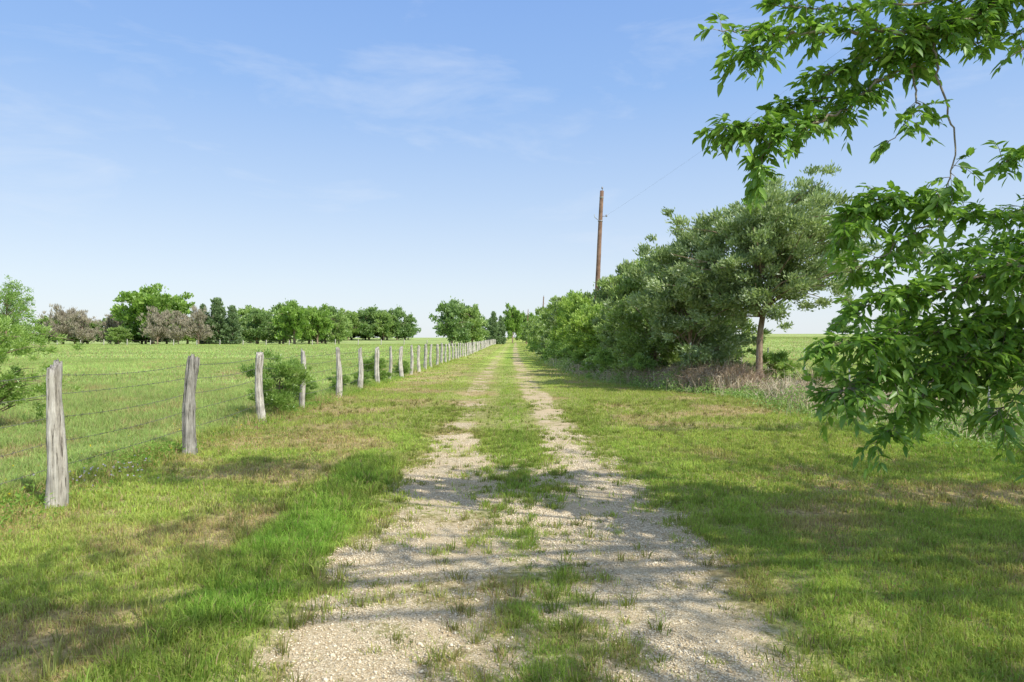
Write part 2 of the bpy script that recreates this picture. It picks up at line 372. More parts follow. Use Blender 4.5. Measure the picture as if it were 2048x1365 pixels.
def lance(base, a, up, L, W, col, droop=.14):
    n = len(base); a = unit(a); b = unit(np.cross(a, up)); nn = np.cross(b, a)
    L = L[:, None]; W = W[:, None]; D = np.array([0, 0, -1.0]) * L * droop
    p1 = base + a * L * .33 + D * .08; p2 = base + a * L * .68 + D * .45; tp = base + a * L + D
    f = nn * W * .16
    V = np.stack([base, p1 - b * W * .5 + f, p1 + b * W * .5 + f, p2 - b * W * .36 + f, p2 + b * W * .36 + f, tp, p1, p2], 1).reshape(-1, 3)
    i = 8 * np.arange(n)[:, None]
    Q = np.concatenate([i + np.array([[1, 6, 7, 3]]), i + np.array([[6, 2, 4, 7]])])
    T = np.concatenate([i + np.array([[0, 6, 1]]), i + np.array([[0, 2, 6]]), i + np.array([[3, 7, 5]]), i + np.array([[7, 4, 5]])])
    return V, Q, T, np.repeat(col, 8, 0)

def tree_meshes(name, H, W, D=None, z0=.3, trunk_r=.15, nbr=26, nl=12000, L=.16, Wd=.07, cols=((.1, .16, .06), (.18, .26, .1)),
                style='oak', clump=.16, mat=None, up=.5, asym=(0, 0), limbr=.3, fr=(.72, 1.05), flat=.72, smin=.12, lowleft=0, xmin=-99):
    D = D or W; zc = (H + z0) / 2; hz_ = (H - z0) / 2
    tubes = []
    lean = np.array([asym[0] * .4, asym[1] * .4, 0])
    tp = [np.zeros(3) - np.array([0, 0, .15]), np.array([.03 * W * rs.uniform(-.4, .4), .03 * W * rs.uniform(-.4, .4), H * .3]) + lean * .3, np.array([.05 * W * rs.uniform(-1, 1), 0, H * .6]) + lean * .7, np.array([0, 0, H * .9]) + lean]
    tc = catmull(tp, 5); tubes.append(tube(tc, np.linspace(trunk_r, trunk_r * .15, len(tc)), 8, .08))
    CC = []; CR = []; 
    for i in range(nbr):
        az = i * 2.39996 + rs.uniform(-.4, .4)
        if style == 'cone':
            f = (i + .5) / nbr; zz = z0 + (H - z0) * f; rr = (1 - f) ** .8 * rs.uniform(.75, 1.08) + .04
            end = np.array([math.cos(az) * rr * W / 2, math.sin(az) * rr * D / 2, zz + .06 * H])
            st = np.array([0, 0, max(.2, zz - .12 * H)]) + lean * zz / H
        else:
            se = rs.uniform(-.75, 1); ce = math.sqrt(1 - se * se * .98); f = rs.uniform(*fr)
            end = np.array([max(xmin, math.cos(az) * ce * W / 2 * f + asym[0]), math.sin(az) * ce * D / 2 * f + asym[1], zc + se * hz_ * f])
            if lowleft and end[0] < -.5: end[2] -= lowleft * (1 - S(.3, .8, (end[2] - z0) / (H - z0))) * S(.5, 2.5, -end[0])
            zs = max(smin * H, min(.7 * H, end[2] - rs.uniform(.1, .3) * H)); st = np.array([0, 0, zs]) + lean * zs / H
        mid = (st + end) / 2 + np.array([0, 0, .07 * H * (1 if style != 'cone' else -.3)]) + rs.uniform(-.04, .04, 3) * W
        pc = catmull([st, mid, end], 5)
        tubes.append(tube(pc, np.linspace(trunk_r * limbr, trunk_r * .05, len(pc)), 5, .05))
        for t in (.45, .65, .82, 1.0):
            p = pc[int(t * (len(pc) - 1))]
            CC.append(p + rs.normal(0, .04, 3) * W); CR.append(clump * min(W, H) * rs.uniform(.5, 1.0) * (.8 if t == 1 else 1))
    CC = np.array(CC); CR = np.array(CR)
    keep = CC[:, 2] > z0 - .1 * H - lowleft; CC, CR = CC[keep], CR[keep]
    p = CR ** 2 / (CR ** 2).sum(); idx = rs.choice(len(CC), nl, p=p)
    d = unit(rs.normal(0, 1, (nl, 3))); r = CR[idx] * (rs.rand(nl) ** .45) * (1 + .3 * rs.normal(0, 1, nl).clip(-1, 2.2))
    c = CC[idx] + d * r[:, None] * np.array([1, 1, flat])
    c[:, 2] = np.maximum(c[:, 2], .08)
    out = unit(c - np.array([asym[0] * .6, asym[1] * .6, zc * .8]))
    a = d * .6 + out * .6 + np.array([0, 0, up]) + rs.normal(0, .45, (nl, 3))
    ct = rs.rand(len(CC))[idx]; tt = np.clip(ct * .6 + rs.rand(nl) * .4, 0, 1)[:, None]
    col = np.array(cols[0]) * (1 - tt) + np.array(cols[1]) * tt
    col = col * rs.uniform(.8, 1.2, (nl, 1))
    if len(cols) > 2:
        m = rs.rand(nl) < .10; col[m] = np.array(cols[2])
    Ls = L * rs.uniform(.6, 1.3, nl); Ws = Wd * rs.uniform(.7, 1.3, nl)
    V, Q, T, C = kites(c, a, Ls, Ws, col)
    crown = build_mesh(name + '_crown', V, Q, T, C, mat=mat or M_LEAF)
    V, Q, T, C = merge(tubes)
    trunk = build_mesh(name + '_trunk', V, Q, T, mat=M_BARK, smooth=True)
    return trunk, crown

def place_tree(name, meshes, x, y, label, category='tree', group=None, sc=1.0, rot=None, sz=None, parts=('trunk', 'crown')):
    e = bpy.data.objects.new(name, None); link(e); e.empty_display_size = .3
    e.location = (x, y, float(hz(np.array([x]), np.array([y]))[0]))
    s2 = sz or sc; e.scale = (sc, sc, s2); e.rotation_euler = (0, 0, rs.uniform(0, 6.28) if rot is None else rot)
    e["label"] = label; e["category"] = category
    if group: e["group"] = group
    for pn, me in zip(parts, meshes):
        o = bpy.data.objects.new(pn, me); link(o); o.parent = e
    return e

CED = ((.20, .29, .11), (.44, .54, .29), (.60, .67, .50))
m = tree_meshes('cedar_main', 6.4, 7.2, 6.0, z0=1.7, trunk_r=.125, nbr=105, nl=82000, L=.14, Wd=.05, cols=CED, clump=.064, mat=M_CEDAR, asym=(.25, 0), limbr=.22, fr=(.5, 1.12), flat=.62, smin=.36, lowleft=1.0, xmin=-3.0)
place_tree('cedar_tree', m, 7.6, 21, 'large spreading blue-green cedar with bare reddish lower trunk', rot=0)
G = 'cedars and brush along the lane edge'
m2 = tree_meshes('cedar_b', 5.2, 4.3, z0=.35, trunk_r=.09, nbr=60, nl=38000, L=.15, Wd=.055, cols=CED, clump=.09, mat=M_CEDAR, fr=(.5, 1.12), flat=.65, limbr=.2)
place_tree('cedar_tree', m2, 5.9, 22.6, 'bushy grey-green cedar with foliage hanging near the ground', group=G, rot=.3)
DK = ((.19, .30, .08), (.43, .55, .20), (.52, .60, .38))
m3 = tree_meshes('cedar_c', 4.5, 4.0, z0=.15, trunk_r=.09, nbr=48, nl=25000, L=.16, Wd=.065, cols=DK, clump=.10, mat=M_CEDAR, fr=(.45, 1.22), limbr=.2)
m4 = tree_meshes('cedar_d', 4.6, 4.2, z0=.1, trunk_r=.09, nbr=40, nl=13000, L=.24, Wd=.10, cols=((.20, .33, .07), (.46, .60, .15)), clump=.11, mat=M_CEDAR, fr=(.45, 1.22), limbr=.2)
m6 = tree_meshes('cedar_f', 4.4, 3.4, z0=.15, trunk_r=.09, nbr=44, nl=13000, L=.2, Wd=.08, cols=((.17, .26, .09), (.37, .46, .21), (.48, .55, .38)), clump=.10, mat=M_CEDAR, style='cone', limbr=.2)
m5 = tree_meshes('cedar_e', 5.0, 4.4, z0=.15, trunk_r=.12, nbr=38, nl=9500, L=.34, Wd=.16, cols=DK, clump=.12, mat=M_CEDAR, fr=(.55, 1.2))
row = [(6.9, 24.5, m3, .85, .72), (5.2, 25.3, m3, .85, .8), (5.9, 28, m3, 1.0, 1.1), (4.9, 29.3, m6, 1.0, 1.05), (5.6, 31.5, m3, .85, .85), (4.6, 34, m4, .85, .74), (5.2, 37, m6, 1.15, 1.05), (4.6, 41, m4, .85, .8), (4.7, 45, m4, .95, .98), (4.6, 50, m4, 1.0, 1.1), (4.2, 56, m6, 1.3, 1.1), (4.7, 61, m5, 1.0, 1.1),
       (4.2, 69, m5, .8, .85), (4.4, 78, m5, .9, 1.05), (4.2, 90, m5, .8, .85), (4.1, 103, m5, .85, .95), (4.2, 122, m5, .85, .95), (4.4, 142, m5, .95, 1.0), (4.6, 165, m5, 1.0, 1.05)]
for (x_, y_, me_, s_, z_) in row:
    place_tree('cedar_tree', me_, x_, y_, 'dense green cedar growing in the fence-line brush beside the lane', group=G, sc=s_, sz=z_)
ms = tree_meshes('shrub', 1.5, 2.0, z0=.05, trunk_r=.03, nbr=26, nl=8000, L=.10, Wd=.045, cols=((.20, .34, .08), (.43, .58, .18)), clump=.13, fr=(.4, 1.25))
ms2 = tree_meshes('shrub_bright', 1.5, 1.6, z0=.05, trunk_r=.03, nbr=40, nl=16000, L=.08, Wd=.024, cols=((.17, .30, .06), (.36, .51, .14)), clump=.13, up=1.0, fr=(.6, 1.2))
for (x_, y_, s_) in [(3.9, 27.5, .9), (4.0, 31.5, 1.0), (3.7, 36, .9), (4.7, 24.2, .8), (5.6, 22.0, .55), (8.9, 19.6, .6), (8.7, 22.5, .9), (10.1, 21.5, .7), (8.6, 16.2, .4), (6.4, 23.3, .9), (3.6, 40, 1.0), (3.4, 44, 1.1), (3.3, 49, 1.1), (3.3, 54, 1.1), (3.2, 64, 1.2), (3.2, 80, 1.3), (3.2, 98, 1.4)]:
    place_tree('shrub', ms, x_, y_, 'low leafy green shrub at the foot of cedars', 'shrub', 'shrubs at the lane edge', s_, parts=('stem', 'foliage'))
place_tree('shrub', ms2, -4.95, 14.4, 'bright green willowy shrub growing against a fence post', 'shrub', 'shrubs along the post fence', .8, parts=('stem', 'foliage'), sz=.85)
for (x_, y_, s_) in [(-5.3, 17.2, .45), (-5.2, 20.5, .4), (-5.1, 23.0, .4), (-5.2, 25.8, .7), (-5.0, 31, .5)]:
    place_tree('shrub', ms2, x_, y_, 'small green shrub under the wire fence', 'shrub', 'shrubs along the post fence', s_, parts=('stem', 'foliage'))
mm = tree_meshes('mesquite', 1.9, 2.8, z0=.1, trunk_r=.05, nbr=54, nl=24000, L=.075, Wd=.016, cols=((.20, .34, .06), (.40, .55, .15)), clump=.085, up=.1, fr=(.4, 1.2))
place_tree('mesquite_shrub', mm, -9.15, 11.9, 'feathery bright green mesquite shrub in the pasture', 'shrub', parts=('stem', 'foliage'))

# -- distant trees
OAK = ((.17, .30, .06), (.38, .55, .13))
fo = tree_meshes('oak_far', 10, 13, 12, z0=.8, trunk_r=.4, nbr=50, nl=12500, L=.62, Wd=.42, cols=OAK, clump=.13, fr=(.6, 1.05))
fo2 = tree_meshes('oak_far_dark', 10, 11, 10, z0=.2, trunk_r=.35, nbr=36, nl=8000, L=.62, Wd=.42, cols=((.15, .26, .09), (.33, .46, .17)), clump=.14, fr=(.6, 1.1))  # blue raised a little, slight distance haze put into the leaf colour
fo3 = tree_meshes('oak_far_light', 10, 11, 10, z0=.3, trunk_r=.35, nbr=36, nl=7500, L=.6, Wd=.40, cols=((.22, .34, .10), (.44, .57, .20)), clump=.13, fr=(.5, 1.15))
fc = tree_meshes('cedar_far', 10, 6.5, z0=.2, trunk_r=.2, nbr=40, nl=6000, L=.6, Wd=.32, cols=((.14, .22, .10), (.29, .39, .20)), style='cone', clump=.14, mat=M_CEDAR)
fd = tree_meshes('dead_far', 9, 9, z0=.4, trunk_r=.2, nbr=40, nl=4200, L=.9, Wd=.15, cols=((.28, .25, .19), (.48, .44, .36)), clump=.11, up=1.0, mat=M_DRYST, fr=(.5, 1.15))
def far(kind, x_, y_, h, w=None):
    base = {'oak': (fo, 10, 13, 'broad leafy green oak at the edge of the pasture'), 'dark': (fo2, 10, 11, 'dark green leafy tree in the pasture tree line'), 'light': (fo3, 10, 11, 'light green leafy tree in the pasture tree line'),
            'cedar': (fc, 10, 6.5, 'pointed dark green cedar in the tree line'), 'dead': (fd, 9, 9, 'grey-brown half-dead cedar with thin foliage')}[kind]
    s = (w / base[2]) if w else h / base[1]
    nm = {'oak': 'oak_tree', 'dark': 'oak_tree', 'light': 'oak_tree', 'cedar': 'cedar_tree', 'dead': 'dead_cedar_tree'}[kind]
    place_tree(nm, base[0], x_, y_, base[3], group='trees around the pasture', sc=s, sz=h / base[1])
FT = [('oak', -100, 190, 15.8, 22), ('dead', -124, 188, 10.5, 9), ('dead', -117, 186, 9, 8), ('dead', -113, 192, 8, 7), ('dead', -93.5, 180, 9.5, 8), ('dead', -88.5, 181, 8.5, 7), ('dead', -84, 183, 10, 7),
          ('cedar', -81, 188, 12, 8), ('cedar', -86, 190, 10.5, 6), ('cedar', -76.5, 187, 10, 6), ('dark', -73, 195, 9.5, 10), ('light', -67, 200, 9, 10), ('oak', -60.5, 190, 11.5, 13), ('oak', -55, 193, 10.5, 9),
          ('light', -52, 205, 9.5, 8), ('dark', -78, 240, 14, 16), ('light', -92, 240, 13, 17), ('dark', -64, 230, 10, 14),
          ('dark', -79, 300, 14.5, 14), ('light', -71, 296, 13.5, 14), ('dark', -63, 300, 14, 15), ('light', -56, 298, 13, 12), ('dark', -50.5, 300, 14, 11), ('dark', -46, 302, 11, 8), ('dark', -67, 312, 13, 14), ('dark', -59, 310, 13, 14),
          ('dark', -142, 190, 8.5, 12), ('light', -133, 196, 8, 11), ('dark', -150, 190, 9, 12), ('dark', -110, 205, 9, 12), ('light', -106, 184, 5, 7), ('dark', -128, 200, 7, 10), ('dark', -118, 204, 7.5, 12),
          ('dark', -13.2, 150, 9.8, 8.5), ('light', -9.0, 154, 9.0, 7.5), ('dark', -11, 162, 9.5, 9), ('dark', -9.5, 205, 8, 7), ('cedar', -5.3, 195, 8.8, 4.6), ('cedar', -3.4, 205, 8, 4.0),
          ('oak', .2, 232, 12.5, 8), ('dark', 5.0, 240, 10, 9), ('oak', 7.0, 215, 9, 8), ('dark', 11, 250, 9, 10), ('dark', -8, 240, 8, 9),
          ('dark', 150, 310, 8, 12), ('light', 205, 300, 9, 14), ('dark', 182, 330, 10, 15), ('dark', 222, 320, 9, 15)]
for i in range(14): FT.append((('dark', 'light')[i % 2], -146 + i * 6.9 + rs.uniform(-2, 2), 206 + rs.uniform(-4, 6), rs.uniform(5.5, 8.5), 12))
for i in range(5): FT.append(('dark', -80 + i * 8, 306, rs.uniform(7, 10), 14))
for a in FT: far(*a)
lm = tree_meshes('feathery', 11, 9, z0=2.5, trunk_r=.22, nbr=36, nl=11000, L=.3, Wd=.14, cols=((.20, .34, .08), (.36, .50, .16)), clump=.11, up=.2)
place_tree('mesquite_tree', lm, -81.5, 110, 'feathery light green mesquite tree in the pasture')

# ------------------------------------------------------------ overhanging shade tree
TB = np.array([8.6, 1.4, 0.0])
tubes = []
def br(pts, r0, r1, sides=7, k=7):
    c = catmull(pts, k); c[1:-1] += rs.normal(0, .010, (len(c) - 2, 3)); tubes.append(tube(c, np.linspace(r0, r1, len(c)), sides, .06)); return c
br([TB - [0, 0, .2], TB + [.05, 0, 1.2], TB + [-.1, .1, 2.6], TB + [.1, -.1, 4.5], TB + [.2, 0, 7.5]], .38, .12, 12)
A = br([TB + [0, 0, 2.6], (6.9, 3.4, 4.5), (4.9, 4.6, 4.95), (3.75, 4.8, 4.22), (3.19, 4.8, 3.86), (2.73, 4.75, 3.76), (2.38, 4.7, 3.74), (2.03, 4.7, 3.72), (1.71, 4.7, 3.72), (1.42, 4.7, 3.74)], .034, .003)
A2 = br([(3.9, 4.8, 4.28), (3.3, 4.9, 4.08), (2.7, 4.9, 4.0), (2.1, 4.8, 3.95), (1.85, 4.75, 3.93)], .012, .003)
A3 = br([(4.1, 4.8, 4.4), (3.9, 4.9, 3.98), (3.6, 4.9, 3.80), (3.3, 4.9, 3.72)], .010, .003)
A4 = br([(3.0, 4.8, 3.82), (2.75, 4.9, 3.66), (2.45, 4.9, 3.58), (2.2, 4.9, 3.5)], .007, .003)
A5 = br([(1.95, 4.7, 3.72), (1.75, 4.7, 3.62), (1.55, 4.7, 3.56)], .006, .003)
B = br([(3.75, 4.8, 4.22), (3.08, 4.9, 3.80), (2.87, 4.9, 3.58), (2.66, 4.9, 3.47), (2.38, 4.85, 3.25), (2.17, 4.8, 3.14), (1.88, 4.8, 3.09), (1.67, 4.8, 3.12), (1.45, 4.8, 3.08)], .018, .003)
B2 = br([(1.95, 4.8, 3.1), (1.78, 4.75, 2.95), (1.68, 4.75, 2.72)], .006, .003)
B3 = br([(2.75, 4.9, 3.5), (2.5, 5.1, 3.45), (2.2, 5.2, 3.42), (2.0, 5.2, 3.36)], .008, .003)
B4 = br([(2.87, 4.9, 3.58), (2.85, 4.8, 3.3), (2.75, 4.7, 3.15), (2.6, 4.7, 2.98)], .008, .003)
C1 = br([(2.97, 4.8, 3.8), (2.96, 4.75, 3.44), (3.03, 4.7, 3.05), (2.97, 4.65, 2.67), (2.85, 4.6, 2.5)], .009, .003)
C2 = br([(3.6, 4.7, 4.1), (3.5, 4.6, 3.7), (3.42, 4.5, 3.55), (3.30, 4.5, 3.48)], .008, .003)
C3 = br([(4.5, 4.9, 3.4), (4.0, 4.9, 3.2), (3.7, 4.9, 2.98), (3.45, 4.8, 2.84)], .012, .004)
DL = br([TB + [0, 0, 2.0], (7.2, 3.6, 3.1), (6.0, 4.7, 3.1), (5.0, 4.9, 2.75), (4.3, 4.9, 2.2), (3.95, 4.9, 1.9)], .06, .015)
E = br([(4.9, 4.9, 2.75), (4.0, 4.9, 2.62), (3.43, 4.9, 2.49), (2.90, 4.8, 2.56), (2.6, 4.8, 2.6), (2.42, 4.8, 2.5), (2.31, 4.8, 2.32)], .014, .003)
E2 = br([(3.1, 4.8, 2.52), (2.8, 4.8, 2.35), (2.55, 4.75, 2.18), (2.35, 4.75, 2.08)], .008, .003)
F = br([(4.6, 4.9, 2.45), (3.6, 4.8, 2.15), (3.08, 4.8, 1.97), (2.66, 4.8, 1.93), (2.41, 4.8, 1.80)], .014, .003)
Gb = br([(4.3, 4.9, 2.15), (3.5, 4.8, 1.80), (3.08, 4.8, 1.68), (2.6, 4.7, 1.62), (2.15, 4.7, 1.56)], .013, .003)
H = br([(3.95, 4.9, 1.92), (3.4, 4.8, 1.54), (3.01, 4.8, 1.42), (2.59, 4.75, 1.33), (2.22, 4.75, 1.24)], .013, .003)
I = br([(3.01, 4.8, 1.42), (2.85, 4.75, 1.22), (2.70, 4.7, 1.08), (2.50, 4.7, .90)], .008, .003)
J = br([(3.95, 4.9, 1.9), (3.65, 4.7, 1.5), (3.45, 4.6, 1.28), (3.2, 4.5, 1.12)], .010, .003)
J2 = br([(4.2, 4.9, 2.3), (3.9, 4.5, 2.2), (3.5, 4.4, 2.05), (3.2, 4.4, 2.1)], .010, .003)
J3 = br([(4.7, 4.9, 2.55), (4.2, 5.4, 2.4), (3.7, 5.6, 2.35), (3.2, 5.6, 2.3)], .011, .003)
J4 = br([(4.2, 4.9, 2.1), (4.0, 5.2, 1.9), (3.6, 5.3, 1.7), (3.2, 5.3, 1.6), (2.9, 5.3, 1.62)], .011, .003)
J5 = br([(3.7, 4.8, 1.7), (3.5, 4.9, 1.4), (3.2, 4.9, 1.28), (2.9, 4.9, 1.15)], .009, .003)
K = br([(4.2, 4.9, 2.15), (4.1, 4.6, 1.3), (3.8, 4.5, .95), (3.5, 4.5, .76)], .010, .003)
LB = []; LA = []; LL = []; LT = []
def twig(p, d, ln, nleaf):
    d = d / np.linalg.norm(d); m_ = p + d * ln * .5 + np.array([0, 0, .01]); e_ = p + d * ln + np.array([0, 0, -.18 * ln])
    c = catmull([p, m_, e_], 3); tubes.append(tube(c, np.linspace(.0028, .0013, len(c)), 3))
    tt_ = rs.rand()
    for i in range(nleaf):
        t = .25 + .75 * (i + rs.rand()) / nleaf; q = c[min(len(c) - 1, int(t * (len(c) - 1) + .5))] + rs.normal(0, .008, 3)
        s_ = np.cross(d, [0, 0, 1.0]); s_ = s_ / (np.linalg.norm(s_) + 1e-6) * (1 if i % 2 else -1)
        a = d * rs.uniform(.3, 1.1) + s_ * rs.uniform(.3, 1.1) + np.array([0, 0, rs.uniform(-.9, .3)])
        LB.append(q); LA.append(a); LL.append(rs.uniform(.05, .108)); LT.append(.5 * tt_ + .5 * rs.rand())
def dress(c, t0, step, ln=(.09, .22), nl=(10, 15), prob=1.0):
    seg = np.linalg.norm(np.diff(c, axis=0), axis=1); cum = np.concatenate([[0], np.cumsum(seg)]); tot = cum[-1]
    s_ = t0 * tot; step = step * .72
    while s_ < tot:
        i = min(len(seg) - 1, np.searchsorted(cum, s_) - 1 if s_ > 0 else 0); i = max(0, i)
        p = c[i] + (c[i + 1] - c[i]) * ((s_ - cum[i]) / (seg[i] + 1e-9)); tg = (c[i + 1] - c[i]) / (seg[i] + 1e-9)
        if rs.rand() < prob * np.clip(.02 + 1.6 * vn(s_ * 3.4, tot * 5, 1.0, 4), .05, 1):
            side = unit(rs.normal(0, 1, 3)); side[2] = side[2] * .8 - .08
            twig(p, tg * rs.uniform(.2, .9) + side, rs.uniform(*ln), rs.randint(*nl))
        s_ += step
    twig(c[-1], c[-1] - c[-3], .12, 9)
dress(A, .5, .022); dress(A2, .2, .030); dress(A3, .3, .036); dress(A4, .1, .026); dress(A5, .1, .024); dress(B, .12, .020); dress(B2, .1, .026); dress(B3, .2, .028); dress(B4, .2, .03)
dress(C1, .62, .026); dress(C2, .45, .09); dress(C3, .3, .028); dress(E, .1, .019); dress(E2, .1, .024)
for q in (F, Gb, H): dress(q, .08, .0125, (.12, .30))
dress(I, .1, .020); dress(J, .1, .019, (.12, .28)); dress(J2, .1, .024, (.14, .28)); dress(J3, .1, .024, (.12, .28)); dress(J4, .1, .018, (.12, .28)); dress(J5, .1, .018, (.12, .26)); dress(K, .4, .04); dress(DL, .6, .03, (.14, .28))
nvis = len(LB)
def inview(p, mx=1.2, mz=.9):
    return p[1] > .2 and abs(p[0]) < .8 * p[1] + mx and abs(p[2] - 1.6) < .54 * p[1] + mz
sprays = []
for (cx, cy, sx_, sy_, n_) in [(-3.8, 8.3, 1.7, .6, 42), (-3.2, 3.6, 1.1, .55, 34), (3.3, 5.0, 2.2, 1.5, 52), (5.2, 8.2, 1.8, .9, 30), (4.3, 12.3, 2.6, .55, 34), (.3, 4.9, 1.2, 1.1, 18), (.1, 8.0, 1.3, .5, 14), (-2.6, 5.8, .9, .8, 9), (1.2, 3.0, 1.2, .3, 12)]:  # unseen leaf sprays added toward the sun so their shade lands on these patches
    for q in range(n_):
        z_ = rs.uniform(4.6, 8.4); gx = cx + rs.normal(0, sx_ * .65); gy = cy + rs.normal(0, sy_ * .65)
        sprays.append([gx + .797 * z_, gy - .717 * z_, z_])
for q in range(80):
    dv = unit(rs.normal(0, 1, 3)) * rs.uniform(.5, 1); sprays.append([TB[0] + 1.5 + dv[0] * 5, TB[1] - 1 + dv[1] * 5, 7.2 + dv[2] * 3])
sprays = [np.array(s_) for s_ in sprays if not inview(s_)]
for i, p in enumerate(sprays):
    if i % 4 == 0:
        st = TB + np.array([0, 0, rs.uniform(3.5, 6.5)])
        for lift_ in (.6, 2.0, 3.5):
            pc = catmull([st, (st + p) / 2 + [0, 0, lift_], p], 6)
            if not any(inview(q, .15, .15) for q in pc): 
                tubes.append(tube(pc, np.linspace(.04, .008, len(pc)), 5, .05)); break
    nn_ = 46; q = p + rs.normal(0, 1, (nn_, 3)) * rs.uniform(.10, .26)
    for j in range(nn_):
        LB.append(q[j]); LA.append(rs.normal(0, 1, 3) + [0, 0, -.4]); LL.append(rs.uniform(.09, .15)); LT.append(rs.rand())
LB = np.array(LB); LA = np.array(LA, dtype=float); LL = np.array(LL); LT = np.array(LT)[:, None]
col = np.array([.11, .25, .035]) * (1 - LT) + np.array([.33, .53, .095]) * LT
up = unit(np.array([0, 0, 1.0]) + rs.normal(0, .5, (len(LB), 3)))
V, Q, T, C = lance(LB, LA, up, LL, LL * rs.uniform(.34, .48, len(LL)), col)
e = bpy.data.objects.new('shade_tree', None); link(e); e.location = tuple(TB)
e["label"] = 'leafy tree with drooping branches overhanging the lane verge'; e["category"] = 'tree'
V = V - TB
o = obj('crown', build_mesh('shade_crown', V, Q, T, C, mat=M_LEAF), parent=e)
V, Q, T, C = merge(tubes); V = V - TB
o = obj('trunk', build_mesh('shade_trunk', V, Q, T, mat=M_BRANCH, smooth=True), parent=e)
print('visible leaves', nvis, 'all', len(LB))

# ------------------------------------------------------------ left post fence
def post_mesh(name, h, r, tilt=(0, 0), seed=0, cut=.06, mat=None):
    q = np.random.RandomState(seed); ns = 32; nr = 26
    th = np.arange(ns) / ns * 2 * math.pi; zs = np.linspace(-.25, h, nr)
    V = []
    prof = 1 + .13 * np.cos(2 * th + q.rand() * 6) + .08 * np.cos(3 * th + q.rand() * 6)
    grooves = np.zeros(ns)
    for g_ in range(q.randint(4, 8)): grooves[q.randint(ns)] -= q.uniform(.18, .4)
    ph = q.rand() * 6; ca = q.rand() * 6; kn = q.uniform(.2, .9); kt = q.uniform(0, 6.28); ka = q.uniform(.08, .25)
    for k_, z_ in enumerate(zs):
        t = max(0, z_ / h)
        knot = ka * np.exp(-((t - kn) / .06) ** 2) * np.clip(np.cos(th - kt), 0, 1)
        rr = r * (1.14 - .30 * t + .08 * math.sin(5 * t + ph) + .04 * math.sin(13 * t + ph)) * (prof + knot + grooves * (.4 + .6 * t) + q.uniform(-.04, .04, ns))
        cx = tilt[0] * t * h + .032 * math.sin(4 * t + ph); cy = tilt[1] * t * h
        zz = z_ + (cut * np.cos(th - ca) * r / .09 + q.uniform(-.025, .025, ns) if k_ == nr - 1 else 0)
        if k_ == nr - 1: rr = rr * .9
        if k_ == nr - 2: zz = z_ - .012 + cut * .8 * np.cos(th - ca)
        V.append(np.stack([cx + rr * np.cos(th), cy + rr * np.sin(th), np.full(ns, zz) if np.isscalar(zz) else zz], 1))
    top = V[-1].mean(0) - [0, 0, .02]
    V = np.concatenate(V + [top[None]])
    i = np.arange(nr * ns).reshape(nr, ns); j = np.roll(i, -1, 1)
    Q = np.stack([i[:-1], j[:-1], j[1:], i[1:]], -1).reshape(-1, 4)
    T = np.stack([np.full(ns, nr * ns), i[-1], j[-1]], -1)
    return build_mesh(name, V, Q, T, mat=mat or M_POST)
fe = bpy.data.objects.new('post_and_wire_fence', None); link(fe); fe.location = (-4.4, 6.5, 0)
fe["label"] = 'barbed wire fence on weathered grey cedar posts'; fe["category"] = 'fence'
first = [(-4.3, 3.3, 1.36, .085, (0, 0)), (-4.36, 6.5, 1.34, .072, (.03, 0)), (-4.5, 9.5, 1.34, .076, (.05, .0)), (-4.86, 13.2, 1.34, .07, (-.01, 0)), (-4.79, 15.7, 1.36, .068, (-.03, 0)), (-4.84, 19.0, 1.38, .07, (.01, 0)),
         (-4.86, 21.8, 1.35, .065, (.02, 0)), (-4.85, 24.8, 1.35, .078, (-.06, 0)), (-4.86, 27.1, 1.38, .065, (.03, 0)), (-4.85, 30, 1.35, .08, (-.02, 0)), (-4.85, 32.8, 1.4, .075, (.02, 0)), (-4.85, 35.6, 1.35, .075, (.0, 0))]
posts = list(first); yv = 38.5; 
while yv < 215:
    posts.append((-4.85 + rs.uniform(-.06, .06) + .004 * max(0, yv - 150), yv, rs.uniform(1.22, 1.48), .08, (rs.uniform(-.05, .05), 0))); yv += rs.uniform(2.5, 3.1)
variants = []
for i, (px_, py_, h_, r_, tl) in enumerate(posts):
    if i < 14:
        me_ = post_mesh('fence_post_mesh', h_, r_, tl, 50 + i, mat=M_POSTD if i == 2 else None); variants.append(me_)
    else: me_ = variants[4 + rs.randint(0, 10)]
    o = obj('fence_post', me_, parent=fe)
    if i == 2: o["label"] = 'darker grey weathered post leaning slightly'
    o.location = (px_ + 4.4, py_ - 6.5, float(hz(np.array([px_]), np.array([py_]))[0]))
    if i >= 14: o.rotation_euler = (0, 0, rs.choice([0, 3.14]) + rs.uniform(-.3, .3))
PP = np.array([[p[0] + .0, p[1], 0] for p in posts]); PP[:, 2] = hz(PP[:, 0], PP[:, 1])
